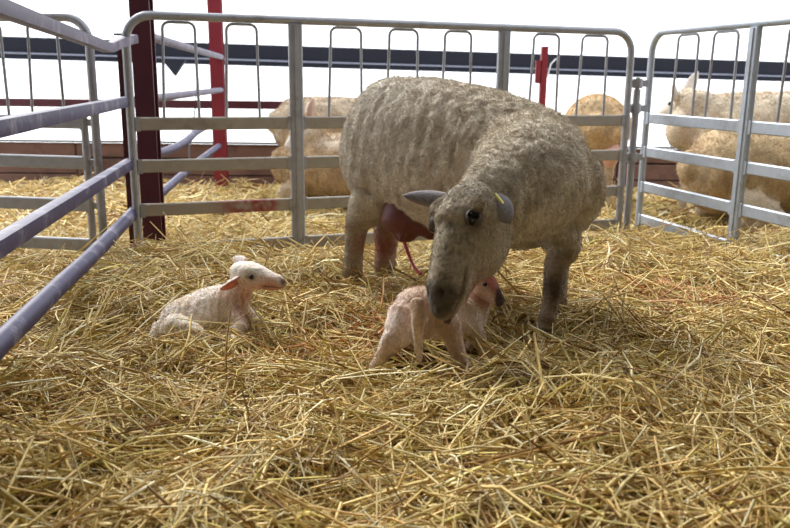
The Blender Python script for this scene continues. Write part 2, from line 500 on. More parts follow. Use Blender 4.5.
mb = MB(); mb.box(at(121, 34.5, 3.56), 0.05, 0.04, 0.008); mb.build('cap_plate', M['navy_lip'], bar, False)
# far section between the two stanchions
rail('far_rail', [at(148, 36, 3.80), at(185, 47, 4.7), at(221, 57, 6.1)], 0.021, M['mauve_top'], bar)
rail('far_rail', [at(150, 99, 3.75), at(185, 94.5, 4.7), at(221, 90, 6.1)], 0.020, M['mauve_top'], bar)
rail('far_rail', smooth_path([at(150, 156, 3.75), at(172, 149, 4.2), at(186, 141, 4.6), at(199, 130, 5.1), at(218, 122, 6.05)], 4), 0.022, M['purple'], bar)
rail('far_rail', [at(150, 203, 3.75), at(165, 190, 4.1), at(196, 163, 5.1), at(219, 146, 6.05)], 0.022, M['purple'], bar)

# ------------------------------------------------------------------ straw bed
LAMB1 = atz(195, 335)      # where the resting lamb lies
LAMB2 = atz(425, 355)


def gauss(x, y, cx, cy, r): return np.exp(-((x - cx) ** 2 + (y - cy) ** 2) / (r * r))


# smooth random field from a few sine waves (same everywhere, no images)
_wv = [(RNG.normal(0, 1, 2), RNG.uniform(0, 6.28)) for _ in range(14)]


def field(x, y, scale, k0=0, k1=14):
    s = 0
    for (k, ph) in _wv[k0:k1]:
        s = s + np.sin(k[0] * x / scale + k[1] * y / scale + ph)
    return s / math.sqrt(k1 - k0)


def hgt(x, y):
    x = np.asarray(x, float); y = np.asarray(y, float)
    h = -0.040 + 0.020 * field(x, y, 0.14, 0, 7) + 0.015 * field(x, y, 0.050, 7, 14)
    h = h + 0.05 * gauss(x, y, 0.45, 1.45, 0.35) + 0.03 * gauss(x, y, -0.35, 1.35, 0.3)
    h = h + 0.09 * gauss(x, y, -1.02, 3.2, 0.34) + 0.03 * gauss(x, y, -0.75, 2.6, 0.3)
    back = 1 / (1 + np.exp(-(y - (3.30 + 0.33 * (x + 0.5))) / 0.10))
    h = h - 0.125 * back
    h = h - 0.055 * gauss(x, y, LAMB2.x + 0.02, LAMB2.y - 0.04, 0.23) - 0.030 * gauss(x, y, 0.46, 2.12, 0.20) + 0.035 * gauss(x, y, LAMB1.x + 0.02, LAMB1.y - 0.13, 0.14)
    return h


def mesh_np(name, V, F, mat, cols=None, smooth=True, kind=None):
    """mesh from arrays; F is (n,3) or (n,4)"""
    me = bpy.data.meshes.new(name)
    V = np.asarray(V, np.float32); F = np.asarray(F, np.int32); k = F.shape[1]
    me.vertices.add(len(V)); me.vertices.foreach_set('co', V.ravel())
    me.loops.add(F.size); me.loops.foreach_set('vertex_index', F.ravel())
    me.polygons.add(len(F)); me.polygons.foreach_set('loop_start', np.arange(0, F.size, k, dtype=np.int32))
    me.polygons.foreach_set('use_smooth', np.full(len(F), smooth))
    me.update(calc_edges=True); me.validate()
    if cols is not None:
        at_ = me.attributes.new('Col', 'FLOAT_COLOR', 'POINT')
        c4 = np.ones((len(V), 4), np.float32); c4[:, :3] = cols
        at_.data.foreach_set('color', c4.ravel())
    me.materials.append(mat)
    o = bpy.data.objects.new(name, me); COL.objects.link(o)
    return o


gx = np.linspace(-4.6, 5.2, 246); gy = np.concatenate([np.linspace(0.2, 4.6, 150), np.linspace(4.65, 6.45, 40)])
GX, GY = np.meshgrid(gx, gy)
GZ = hgt(GX, GY) - 0.03
nx, ny = len(gx), len(gy)
V = np.stack([GX.ravel(), GY.ravel(), GZ.ravel()], 1)
ii = np.arange(nx * ny).reshape(ny, nx)
F = np.stack([ii[:-1, :-1].ravel(), ii[:-1, 1:].ravel(), ii[1:, 1:].ravel(), ii[1:, :-1].ravel()], 1)
cb = np.tile(np.array(srgb(98, 70, 34)), (len(V), 1))  # dark brown stands in for shade in the gaps between stalks
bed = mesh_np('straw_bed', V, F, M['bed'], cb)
tag(bed, 'straw bed, coloured dark as gap shade, covering the whole pen floor', 'straw', kind='stuff')

PAL = np.array([srgb(*c) for c in ((240, 219, 158), (236, 210, 144), (226, 196, 122), (232, 207, 136), (212, 194, 110), (249, 238, 196), (200, 164, 100), (156, 116, 66), (214, 178, 114), (242, 230, 182))])
PW = np.array([.12, .15, .13, .13, .09, .06, .12, .10, .07, .03]); PW /= PW.sum()
STAINS = [(atz(678, 297), 0.20), (atz(645, 285), 0.12), (atz(350, 325), 0.16), (atz(395, 300), 0.10), (atz(300, 348), 0.08), (atz(500, 300), 0.12)]
KEEP_OUT = [(LAMB1.x - 0.03, LAMB1.y + 0.05, 0.12), (LAMB1.x + 0.08, LAMB1.y + 0.13, 0.09), (LAMB2.x, LAMB2.y + 0.02, 0.14), (LAMB2.x + 0.10, LAMB2.y, 0.07), (LAMB2.x + 0.12, LAMB2.y + 0.22, 0.12)]


def straw(n, y0, y1, seed, spread=0.66, pad=0.35, fat=1.0, power=1.5, lift=0.06):
    g = np.random.default_rng(seed)
    u = g.uniform(0, 1, n)
    # more stalks per area near by
    e = 2 - power
    Y = (y0 ** e + u * (y1 ** e - y0 ** e)) ** (1 / e)
    X = g.uniform(-1, 1, n) * (spread * Y + pad)
    keep = np.ones(n, bool)
    for (cx, cy, r) in KEEP_OUT:
        keep &= ((X - cx) ** 2 + (Y - cy) ** 2) > (r * g.uniform(0.75, 1.05, n)) ** 2
    X, Y = X[keep], Y[keep]; n = len(X)
    # part of the stalks lie in tufts that share place and direction
    tuft = g.uniform(0, 1, n) < 0.45
    ti = g.integers(0, n, n); ti = ti - ti % 16
    Xt = X[ti] + g.normal(0, 0.035, n); Yt = Y[ti] + g.normal(0, 0.035, n)
    okt = np.ones(n, bool)
    for (cx, cy, r) in KEEP_OUT:
        okt &= ((Xt - cx) ** 2 + (Yt - cy) ** 2) > (r * 0.9) ** 2
    tuft &= okt
    X = np.where(tuft, Xt, X); Y = np.where(tuft, Yt, Y)
    tphi = g.uniform(0, 6.28, n)[ti]; tpit = (g.normal(0, 0.38, n))[ti]
    L = g.gamma(5.0, 0.042, n).clip(0.06, 0.46)
    rad = g.gamma(9.0, 0.00024, n).clip(0.0010, 0.0042) * fat
    flat = g.uniform(0.25, 0.9, n)
    phi = 0.9 * field(X, Y, 0.45, 3, 9) + g.normal(0, 1.0, n)
    pit = g.normal(0, 0.27, n)
    phi = np.where(tuft, tphi + g.normal(0, 0.22, n), phi); pit = np.where(tuft, tpit + g.normal(0, 0.12, n), pit)
    up = g.uniform(0, 1, n) < 0.06
    pit[up] = g.uniform(0.3, 1.0, up.sum()) * g.choice([-1, 1], up.sum())
    T = np.array([-1.0, -0.35, 0.35, 1.0])
    d = np.stack([np.cos(phi) * np.cos(pit), np.sin(phi) * np.cos(pit), np.sin(pit)], 1)
    side = np.stack([-np.sin(phi), np.cos(phi), np.zeros(n)], 1)
    bend = g.normal(0, 0.07, n) * L; kink = g.normal(0, 0.04, n) * L; sag = g.uniform(-0.04, 0.10, n) * L
    zoff = g.beta(2.0, 2.2, n) * (lift + 0.03) - 0.03
    pts = np.zeros((n, 4, 3))
    for k, t in enumerate(T):
        c = d * (t * L / 2)[:, None]
        s = bend * (1 - t * t) + kink * t * (1 if k % 2 else -1)
        p = np.stack([X, Y, np.zeros(n)], 1) + c + side * s[:, None]
        p[:, 2] = c[:, 2] + sag * (1 - t * t)
        pts[:, k] = p
    # lie on the bed: follow the surface under each point
    for k in range(4):
        pts[:, k, 2] = pts[:, k, 2] * 0.8 + 0.75 * hgt(pts[:, k, 0], pts[:, k, 1]) + 0.25 * hgt(X, Y) + zoff
    ax = pts[:, 3] - pts[:, 0]; ax /= np.linalg.norm(ax, axis=1)[:, None]
    upv = np.tile(np.array([0, 0, 1.0]), (n, 1))
    s1 = np.cross(ax, upv); s1 /= np.linalg.norm(s1, axis=1)[:, None] + 1e-9
    s2 = np.cross(s1, ax)
    roll = g.uniform(0, 6.28, n); cr, sr = np.cos(roll)[:, None], np.sin(roll)[:, None]
    a1 = s1 * cr + s2 * sr; a2 = -s1 * sr + s2 * cr
    ring = [(1.0, 0.0), (-0.5, 0.87), (-0.5, -0.87)]
    V = np.zeros((n, 4, 3, 3))
    for k in range(4):
        rr = rad * (0.7 if k in (0, 3) else 1.0)
        for j, (ca, sb) in enumerate(ring):
            V[:, k, j] = pts[:, k] + a1 * (rr * ca * 1.25)[:, None] + a2 * (rr * sb * flat)[:, None]
    V = V.reshape(-1, 3)
    base = []
    for k in range(3):
        for j in range(3):
            base.append((k * 3 + j, k * 3 + (j + 1) % 3, (k + 1) * 3 + (j + 1) % 3, (k + 1) * 3 + j))
    F = (np.array(base)[None] + (np.arange(n) * 12)[:, None, None]).reshape(-1, 4)
    ci = g.choice(len(PAL), n, p=PW)
    c = PAL[ci] * g.uniform(0.75, 1.15, n)[:, None]
    for (sp_, r) in STAINS:
        mm = (((X - sp_.x) ** 2 + (Y - sp_.y) ** 2) < r * r) & (g.uniform(0, 1, n) < 0.30)
        c[mm] = c[mm] * np.array([0.85, 0.52, 0.44])
    return V, F, np.repeat(c, 12, axis=0).clip(0, 1)


V, F, C = straw(64000, 0.75, 4.4, 3)
tag(mesh_np('loose_straw', V, F, M['straw'], C), 'tangled loose golden straw strewn over the bed around the ewe and lambs', 'straw', kind='stuff')
V, F, C = straw(16000, 4.3, 6.25, 4, spread=0.56, pad=0.3, fat=1.7, power=1.0)
tag(mesh_np('far_straw', V, F, M['straw'], C), 'pale loose straw beyond the hurdles in front of the plank wall', 'straw', kind='stuff')
# the left pen outside the frame edge also keeps its litter

# ------------------------------------------------------------------ animals


def ring_loft(secs, n=20, up=(0, 0, 1), sub=4):
    """secs: (centre, half width, half height[, squash]) -> closed lofted surface; returns verts, faces, samples"""
    C = smooth_path([s[0] for s in secs], sub)
    def interp(k):
        v = [s[k] for s in secs]; out = []
        for i in range(len(v) - 1):
            a = v[max(i - 1, 0)]; b = v[i]; c = v[i + 1]; d = v[min(i + 2, len(v) - 1)]
            for q in range(sub):
                t = q / sub
                out.append(max(0.002, 0.5 * (2 * b + (c - a) * t + (2 * a - 5 * b + 4 * c - d) * t * t + (3 * b - a - 3 * c + d) * t ** 3)))
        out.append(v[-1]); return out
    W = interp(1); H = interp(2)
    upv = Vector(up)
    vs = []; fs = []
    # rounded ends
    d0 = (C[0] - C[1]).normalized(); d1 = (C[-1] - C[-2]).normalized()
    m0 = min(W[0], H[0]); m1 = min(W[-1], H[-1])
    rows = []
    for a in (1.35, 1.0, 0.6):
        rows.append((C[0] + d0 * m0 * math.sin(a) * 0.9, W[0] * math.cos(a), H[0] * math.cos(a)))
    rows += list(zip(C, W, H))
    for a in (0.6, 1.0, 1.35):
        rows.append((C[-1] + d1 * m1 * math.sin(a) * 0.9, W[-1] * math.cos(a), H[-1] * math.cos(a)))
    ref = None
    for i, (p, ww, hh) in enumerate(rows):
        a = rows[max(i - 1, 0)][0]; b = rows[min(i + 1, len(rows) - 1)][0]
        d = (b - a).normalized()
        u = upv - d * upv.dot(d)
        if u.length < 0.25:
            u = (ref if ref is not None else Vector((1, 0, 0.01))); u = u - d * u.dot(d)
        u.normalize(); ref = u
        s = d.cross(u)
        for k in range(n):
            t = 2 * math.pi * k / n
            vs.append(p + s * (ww * math.cos(t)) + u * (hh * math.sin(t)))
    R = len(rows)
    for i in range(R - 1):
        for k in range(n):
            fs.append((i * n + k, i * n + (k + 1) % n, (i + 1) * n + (k + 1) % n, (i + 1) * n + k))
    fs.append(tuple(range(n))[::-1]); fs.append(tuple(range((R - 1) * n, R * n)))
    samp = [(p, (ww + hh) / 2) for p, ww, hh in rows]
    return vs, fs, samp


class Beast:
    def __init__(self):
        self.v = []; self.f = []; self.s = []

    def loft(self, label, secs, **k):
        vs, fs, sm = ring_loft(secs, **k)
        o = len(self.v); self.v += [tuple(p) for p in vs]; self.f += [tuple(i + o for i in f) for f in fs]
        self.s += [(p.x, p.y, p.z, r, label) for p, r in sm]

    def mesh(self, voxel, smooth_it):
        me = bpy.data.meshes.new('tmp'); me.from_pydata(self.v, [], self.f)
        bm = bmesh.new(); bm.from_mesh(me); bmesh.ops.recalc_face_normals(bm, faces=bm.faces); bm.to_mesh(me); bm.free()
        ob = bpy.data.objects.new('tmp', me); COL.objects.link(ob)
        md = ob.modifiers.new('r', 'REMESH'); md.mode = 'VOXEL'; md.voxel_size = voxel
        ms = ob.modifiers.new('s', 'SMOOTH'); ms.factor = 0.5; ms.iterations = smooth_it
        dg = bpy.context.evaluated_depsgraph_get()
        out = bpy.data.meshes.new_from_object(ob.evaluated_get(dg))
        bpy.data.objects.remove(ob); bpy.data.meshes.remove(me)
        n = len(out.vertices); co = np.zeros(n * 3); out.vertices.foreach_get('co', co)
        nr = np.zeros(n * 3); out.vertices.foreach_get('normal', nr)
        return out, co.reshape(-1, 3), nr.reshape(-1, 3)

    def classify(self, co):
        labs = sorted(set(s[4] for s in self.s)); idx = {l: i for i, l in enumerate(labs)}
        P = np.array([[s[0], s[1], s[2]] for s in self.s]); R = np.array([s[3] for s in self.s]); Lb = np.array([idx[s[4]] for s in self.s])
        lab = np.zeros(len(co), int); dist = {}
        best = np.full(len(co), 1e9)
        for l, i in idx.items():
            q = Lb == i
            d = np.full(len(co), 1e9)
            for p, r in zip(P[q], R[q]):
                d = np.minimum(d, np.linalg.norm(co - p, axis=1) - r)
            dist[l] = d
            m = d < best; best[m] = d[m]; lab[m] = i
        return labs, lab, dist


def finish(me, name, co, cols, mat, parent):
    me.name = name
    me.vertices.foreach_set('co', co.astype(np.float32).ravel())
    a = me.attributes.new('Col', 'FLOAT_COLOR', 'POINT')
    c4 = np.ones((len(co), 4), np.float32); c4[:, :3] = cols.clip(0, 1)
    a.data.foreach_set('color', c4.ravel())
    me.polygons.foreach_set('use_smooth', [True] * len(me.polygons))
    me.materials.clear(); me.materials.append(mat); me.update()
    o = bpy.data.objects.new(name, me); COL.objects.link(o); o.parent = parent
    return o


def vnoise(co, sx, sy, sz, oct_=2):
    return np.array([noise.fractal(Vector((p[0] * sx, p[1] * sy, p[2] * sz)), 0.8, 2.0, oct_) for p in co])


def fibres(me, mask, n, length, width, seed, mat, parent, name='wool_nap', flow=(0, 0, -1), lay=0.6, speck=None):
    """short wool fibres standing on the coat: thin curved blades"""
    g = np.random.default_rng(seed)
    nv = len(me.vertices); co = np.zeros(nv * 3); me.vertices.foreach_get('co', co); co = co.reshape(-1, 3)
    nr = np.zeros(nv * 3); me.vertices.foreach_get('normal', nr); nr = nr.reshape(-1, 3)
    cl = np.zeros(nv * 4); me.attributes['Col'].data.foreach_get('color', cl); cl = cl.reshape(-1, 4)[:, :3]
    me.calc_loop_triangles(); nt_ = len(me.loop_triangles); tr = np.zeros(nt_ * 3, np.int32); me.loop_triangles.foreach_get('vertices', tr); tr = tr.reshape(-1, 3)
    ok = mask[tr].all(axis=1); tr = tr[ok]
    ar = np.linalg.norm(np.cross(co[tr[:, 1]] - co[tr[:, 0]], co[tr[:, 2]] - co[tr[:, 0]]), axis=1)
    t = tr[g.choice(len(tr), n, p=ar / ar.sum())]
    w = g.dirichlet((1, 1, 1), n)
    P = (co[t] * w[:, :, None]).sum(1); Nn = (nr[t] * w[:, :, None]).sum(1); Nn /= np.linalg.norm(Nn, axis=1)[:, None]; Cc = (cl[t] * w[:, :, None]).sum(1)
    if speck is not None:
        sw = (speck[t] * w).sum(1); Cc = np.where((g.uniform(0, 1, n) < sw)[:, None], Cc * 0.32, Cc)
    fl = np.tile(np.array(flow, float), (n, 1)) + g.normal(0, 0.5, (n, 3))
    clump = np.stack([np.sin(P[:, 0] * 95 + P[:, 2] * 20), np.sin(P[:, 1] * 105 + 1 + P[:, 2] * 30), np.sin(P[:, 2] * 80 + 2 + P[:, 0] * 40)], 1) * 0.6
    fl += clump
    fl -= Nn * (fl * Nn).sum(1)[:, None]
    Ln = length * g.uniform(0.6, 1.4, n)[:, None]
    D = Nn + fl * lay; D /= np.linalg.norm(D, axis=1)[:, None]
    D2 = Nn * 0.3 + fl * lay * 1.6; D2 /= np.linalg.norm(D2, axis=1)[:, None]
    sd = np.cross(D, g.normal(0, 1, (n, 3))); sd /= np.linalg.norm(sd, axis=1)[:, None]
    hw = width * 0.5
    p0 = P - Nn * 0.001; p1 = p0 + D * Ln * 0.55; p2 = p1 + D2 * Ln * 0.5
    V = np.stack([p0 - sd * hw, p0 + sd * hw, p1 + sd * hw * 0.8, p1 - sd * hw * 0.8, p2], 1).reshape(-1, 3)
    b = np.array([(0, 1, 2), (0, 2, 3), (3, 2, 4)])
    F = (b[None] + (np.arange(n) * 5)[:, None, None]).reshape(-1, 3)
    o = mesh_np(name, V, F, mat, np.repeat((Cc * g.uniform(0.8, 1.2, n)[:, None]).clip(0, 1), 5, axis=0))
    o.parent = parent; o['kind'] = 'stuff'
    return o


def ear(parent, base, tip, width, normal, mat, name='ear', cup=0.35, droop=0.0, cols=None):
    """leaf-shaped cupped ear with thickness"""
    base = Vector(base); tip = Vector(tip); ax = tip - base; L = ax.length; ax.normalize()
    nn = Vector(normal); nn = (nn - ax * nn.dot(ax)).normalized(); sd = ax.cross(nn)
    nu, nv_ = 9, 7; top = []; bot = []
    for i in range(nu):
        t = i / (nu - 1)
        wd = width * 0.5 * 1.15 * (1 - t) ** 0.55 * (0.55 + 1.6 * t * (1 - t) + 0.45 * t) + 0.0015
        for j in range(nv_):
            q = -1 + 2 * j / (nv_ - 1)
            p = base + ax * (t * L) + sd * (q * wd) + nn * (cup * wd * q * q * (1.2 - 0.6 * t) - droop * L * t * t)
            th = 0.0035 * (1 - 0.5 * t)
            top.append(p + nn * th); bot.append(p - nn * th)
    vs = top + bot; o = len(top); fs = []
    for i in range(nu - 1):
        for j in range(nv_ - 1):
            a = i * nv_ + j
            fs.append((a, a + 1, a + nv_ + 1, a + nv_)); fs.append((o + a, o + a + nv_, o + a + nv_ + 1, o + a + 1))
    for i in range(nu - 1):
        a = i * nv_; fs.append((a, a + nv_, o + a + nv_, o + a)); a += nv_ - 1; fs.append((a, o + a, o + a + nv_, a + nv_))
    for j in range(nv_ - 1):
        fs.append((j, o + j, o + j + 1, j + 1)); a = (nu - 1) * nv_ + j; fs.append((a, a + 1, o + a + 1, o + a))
    V = np.array([tuple(p) for p in vs]); c_in, c_out = cols or ((0.4, 0.25, 0.22), (0.5, 0.45, 0.4))
    C = np.zeros((len(V), 3)); C[:o] = c_in; C[o:] = c_out
    ob = mesh_np(name, V, np.array(fs), mat, C); ob.parent = parent
    return ob


def ball(parent, name, c, r, mat, sx=1, sy=1, sz=1):
    bm = bmesh.new(); bmesh.ops.create_uvsphere(bm, u_segments=16, v_segments=10, radius=r)
    me = bpy.data.meshes.new(name); bm.to_mesh(me); bm.free(); me.materials.append(mat)
    me.polygons.foreach_set('use_smooth', [True] * len(me.polygons))
    me.transform(Matrix.Diagonal((sx, sy, sz, 1))); me.transform(Matrix.Translation(Vector(c)))
    o = bpy.data.objects.new(name, me); COL.objects.link(o); o.parent = parent; return o


def local_of(loc, rotz):
    inv = Matrix.Translation(Vector(loc)) @ Matrix.Rotation(rotz, 4, 'Z'); inv = inv.inverted()
    return lambda p: inv @ Vector(p)


def frame(d, n):
    d = Vector(d).normalized(); n = Vector(n); n = (n - d * n.dot(d)).normalized(); return d, n, d.cross(n)


# ---------------- the ewe
EW = Vector((-0.10, 2.86, 0.0)); EROT = math.atan2(-0.64, 0.77)
ewe = root('ewe', EW, 'large cream shorn ewe bending her head down to lick the newborn lamb', 'sheep', None, EROT)
TL = local_of(EW, EROT)
def ea(px, py, Y): return TL(at(px, py, Y))


bt = Beast()
V3 = Vector
bt.loft('trunk', [(V3((-.045, 0, .50)), .06, .085), (V3((-.005, 0, .49)), .135, .175), (V3((.07, 0, .478)), .178, .224), (V3((.18, 0, .468)), .198, .238),
                  (V3((.35, 0, .448)), .218, .246), (V3((.52, 0, .425)), .215, .238), (V3((.65, 0, .405)), .19, .222), (V3((.75, 0, .39)), .155, .19), (V3((.81, 0, .38)), .10, .13)], n=28)
# near (right) side is -y
pollW = at(472, 194, 1.95); noseW = at(442, 304, 1.79)
neck0 = V3((.64, -.02, .44))
poll = TL(pollW)
bt.loft('neck', [(neck0, .18, .18), (neck0.lerp(TL(at(540, 175, 2.20)), .55), .17, .165), (TL(at(532, 182, 2.16)), .15, .15), (TL(at(506, 196, 2.05)), .118, .128), (TL(at(488, 204, 1.99)), .088, .105)], n=22)
hd, hn, hl = frame(TL(noseW) - poll, TL(pollW + Vector((-.74, -.56, .40))) - poll)
HL = (TL(noseW) - poll).length
def hp(s, n=0.0, l=0.0): return poll + hd * (s * HL) + hn * n + hl * l
# head: (distance along, dorsal shift, half width, half depth)
bt.loft('head', [(hp(-.04, -.036), .058, .066), (hp(.10, -.030), .080, .092), (hp(.24, -.034), .084, .111), (hp(.40, -.034), .075, .109), (hp(.55, -.020), .063, .086),
                 (hp(.70, -.010), .054, .067), (hp(.84, -.006), .050, .056), (hp(.94, -.007), .046, .048), (hp(1.02, -.010), .035, .034)], n=24, up=hn)
for sg in (1, -1):   # brow ridges
    bt.loft('head', [(hp(.13, .040, sg * .052), .020, .020), (hp(.21, .036, sg * .068), .025, .022), (hp(.30, .030, sg * .064), .018, .018)], n=12, up=hn)


def leg(pts, radii, lab):
    bt.loft(lab, [(p, r, r) for p, r in zip(pts, radii)], n=14, sub=4)


nh = TL(atz(353, 281, -0.03)); fh = TL(atz(384, 280, -0.03))
leg([V3((.09, -.075, .44)), V3((.13, -.085, .34)), V3((.085, -.095, .26)), TL(at(358, 222, 2.80)), TL(at(354, 250, 2.79)), TL(at(353, 272, 2.78)), nh], [.11, .10, .068, .046, .034, .036, .035], 'hind_leg')
leg([V3((.09, .075, .44)), V3((.10, .10, .34)), V3((.04, .105, .27)), TL(at(388, 224, 2.88)), TL(at(386, 250, 2.86)), TL(at(384, 270, 2.84)), fh], [.11, .10, .080, .055, .040, .038, .036], 'hind_leg')
nf = TL(atz(546, 334, -0.05))
leg([V3((.70, -.08, .36)), TL(at(563, 240, 2.30)), TL(at(557, 262, 2.28)), TL(at(553, 288, 2.26)), TL(at(550, 308, 2.25)), TL(at(546, 322, 2.24)), nf], [.09, .058, .037, .030, .024, .027, .028], 'front_leg')
ff = TL(Vector((.535, 2.43, -0.06)))
leg([V3((.68, .07, .36)), ff.lerp(V3((.72, .08, .34)), .72), ff.lerp(V3((.71, .07, .30)), .4), ff.lerp(V3((.70, .06, .26)), .15), ff], [.07, .042, .030, .024, .026], 'front_leg')
# tail stub
bt.loft('trunk', [(V3((-.02, .03, .60)), .04, .04), (V3((-.065, .03, .52)), .035, .03), (V3((-.07, .03, .44)), .025, .02)], n=12)
me, co, nr = bt.mesh(0.0065, 6)
labs, lab, dist = bt.classify(co)
# head coordinates of each vertex
rel = co - np.array(poll); hs = rel @ np.array(hd) / HL; hv = rel @ np.array(hn); hw = rel @ np.array(hl)
is_head = (dist['head'] < 0.03) & (hs > -.1) & (dist['neck'] > -0.02)
headw = np.clip((dist['neck'] - dist['head'] + 0.02) / 0.04, 0, 1) * np.clip((dist['trunk'] - dist['head']) / 0.05, 0, 1)
legw = np.clip((np.minimum(dist['trunk'], dist['neck']) - np.minimum(dist['hind_leg'], dist['front_leg'])) / 0.05, 0, 1) * np.clip((0.30 - co[:, 2]) / 0.10, 0, 1)
woolw = (1 - headw) * (1 - legw)
# wool relief: shearing ridges running round trunk, finer locks on neck and shoulder
f1 = vnoise(co, 9, 9, 9, 3)
rid = vnoise(co, 52, 52, 12, 2)
ncw = np.clip((0.10 - dist['neck']) / 0.10, 0, 1) + np.clip((co[:, 0] - .45) / .3, 0, 1); ncw = ncw.clip(0, 1)
stripe = np.sin((co[:, 0] + 0.03 * np.sin(co[:, 2] * 9) + 0.02 * f1) * 2 * math.pi / 0.055)
disp = woolw * (0.0045 * f1 + 0.0060 * rid * ncw + (0.003 * rid + 0.0022 * stripe) * (1 - ncw))
# face modelling: nostrils, mouth line, eye hollow
nostr = sum(np.exp(-(((hs - .945) / .035) ** 2 + ((hv - .028) / .012) ** 2 + ((np.abs(hw) - .022) / .008) ** 2)) for _ in (0,))
mouth = np.exp(-((hv + .012 + (hs - .93) * .06) / .005) ** 2) * np.clip((hs - .66) / .1, 0, 1) * (np.abs(hw) > .008)
eyeh = np.exp(-(((hs - .315) / .07) ** 2 + ((hv - .034) / .022) ** 2)) * np.clip((np.abs(hw) - .045) / .02, 0, 1)
disp -= headw * (0.010 * nostr + 0.006 * mouth + 0.010 * eyeh)
disp += headw * 0.0012 * vnoise(co, 60, 60, 60, 2)
co2 = co + nr * disp[:, None]
fine = vnoise(co, 24, 24, 24, 3)
wool_c = np.array(srgb(210, 199, 180)); wool_hi = np.array(srgb(222, 213, 198)); wool_lo = np.array(srgb(152, 134, 110))
rear = np.clip((.50 - co[:, 0]) / .35, 0, 1)[:, None]
k = np.clip(.5 + .9 * fine, 0, 1)[:, None]
cols = wool_lo * (1 - k) + wool_hi * k
cols = cols * .55 + wool_c * .45
cols = cols * (1 - .45 * rear) + np.array(srgb(214, 208, 200)) * .45 * rear
face = np.array(srgb(178, 165, 144)); spk = np.clip((vnoise(co, 90, 90, 45, 2) - .12) / .25, 0, 1)
fc = np.tile(face, (len(co), 1))
dk = np.clip(spk * (np.exp(-((hv - .05) / .05) ** 2)) * np.clip(.5 + hs, 0, 1), 0, 1)[:, None]
fc = fc * (1 - .6 * dk) + np.array(srgb(80, 76, 74)) * .6 * dk
brow = (np.exp(-(((hs - .06) / .09) ** 2 + ((hv - .06) / .05) ** 2)) * np.clip(.6 + fine * 1.2, 0, 1))[:, None]
fc = fc * (1 - .8 * brow) + np.array(srgb(84, 76, 70)) * .8 * brow
nz = np.clip((hs - .80 + .05 * fine) / .14, 0, 1) * np.clip((hv + .03) / .03, .0, 1); nz = nz[:, None]
fc = fc * (1 - .85 * nz) + np.array(srgb(50, 42, 41)) * .85 * nz
dkm = np.clip(nostr * 1.4 + mouth * .9, 0, 1)[:, None]
fc = fc * (1 - .85 * dkm) + np.array(srgb(34, 26, 25)) * .85 * dkm
jaw = (np.clip((hs - .55) / .2, 0, 1) * np.clip((-hv - .02) / .02, 0, 1))[:, None]
fc = fc * (1 - .55 * jaw) + np.array(srgb(150, 88, 70)) * .55 * jaw
tear = (np.exp(-(((hv - .018) / .012) ** 2)) * np.clip((hs - .25) / .05, 0, 1) * np.clip((.48 - hs) / .1, 0, 1) * (np.abs(hw) > .03))[:, None]
fc = fc * (1 - .5 * tear) + np.array(srgb(84, 68, 56)) * .5 * tear
eyr = (eyeh > .35)[:, None] * 1.0
fc = fc * (1 - .6 * eyr) + np.array(srgb(70, 58, 50)) * .6 * eyr
cols = cols * (1 - headw[:, None]) + fc * headw[:, None]
lc = np.tile(np.array(srgb(172, 156, 138)), (len(co), 1))
mud = np.clip((fine + .15) * 1.5, 0, 1)[:, None]
lc = lc * (1 - .45 * mud) + np.array(srgb(104, 84, 64)) * .45 * mud
knee = np.exp(-(np.linalg.norm(co - np.array(TL(at(556, 289, 2.24))), axis=1) / .045) ** 2)[:, None]
lc = lc * (1 - .75 * knee) + np.array(srgb(70, 48, 36)) * .75 * knee
pk = (np.exp(-(np.linalg.norm(co - np.array(TL(at(381, 246, 2.84))), axis=1) / .07) ** 2) + .7 * np.exp(-(np.linalg.norm(co - np.array(TL(at(360, 244, 2.78))), axis=1) / .03) ** 2)).clip(0, 1)[:, None]
lc = lc * (1 - .65 * pk) + np.array(srgb(168, 84, 78)) * .65 * pk
cols = cols * (1 - legw[:, None]) + lc * legw[:, None]
ewe_body = finish(me, 'body', co2, cols, M['wool'], ewe)
fibres(me, woolw > .5, 130000, 0.010, 0.0012, 21, M['fibre'], ewe, 'wool_nap', flow=(-.5, 0, -1), lay=.7)
fibres(me, (woolw <= .5) & ~((hs > .93) & (headw > .5)), 48000, 0.0065, 0.0011, 22, M['fibre'], ewe, 'short_hair', flow=tuple(hd), lay=1.2, speck=.08 + .34 * headw * np.exp(-((hv - .06) / .04) ** 2) * np.clip(.35 + hs, 0, 1) * np.clip(.6 + fine, 0, 1.3))
# eyes
for sgn in (1, -1):
    ec_ = hp(.315, .033, sgn * .0615)
    ball(ewe, 'eye', ec_, .0180, M['eye'])
    for up_, cut, nm in ((1, .62, 'upper_eyelid'), (-1, .66, 'lower_eyelid')):
        bm = bmesh.new(); bmesh.ops.create_uvsphere(bm, u_segments=28, v_segments=18, radius=.0212)
        bm.transform(Matrix((tuple(hd), tuple(hn), tuple(hl))).transposed().to_4x4())
        lv_ = (hn * .72 - hl * (sgn * .70)).normalized()   # across the lid slit
        kill = [f for f in bm.faces if f.calc_center_median().dot(lv_) * up_ < cut * .0212 - abs(f.calc_center_median().dot(hd)) * .45]
        bmesh.ops.delete(bm, geom=kill, context='FACES')
        ms_ = bpy.data.meshes.new(nm); bm.to_mesh(ms_); bm.free(); ms_.transform(Matrix.Translation(ec_)); ms_.materials.append(M['lid'])
        ms_.polygons.foreach_set('use_smooth', [True] * len(ms_.polygons))
        lo = bpy.data.objects.new(nm, ms_); COL.objects.link(lo); lo.parent = ewe
        sd_ = lo.modifiers.new('thick', 'SOLIDIFY'); sd_.thickness = .0012; sd_.offset = -1
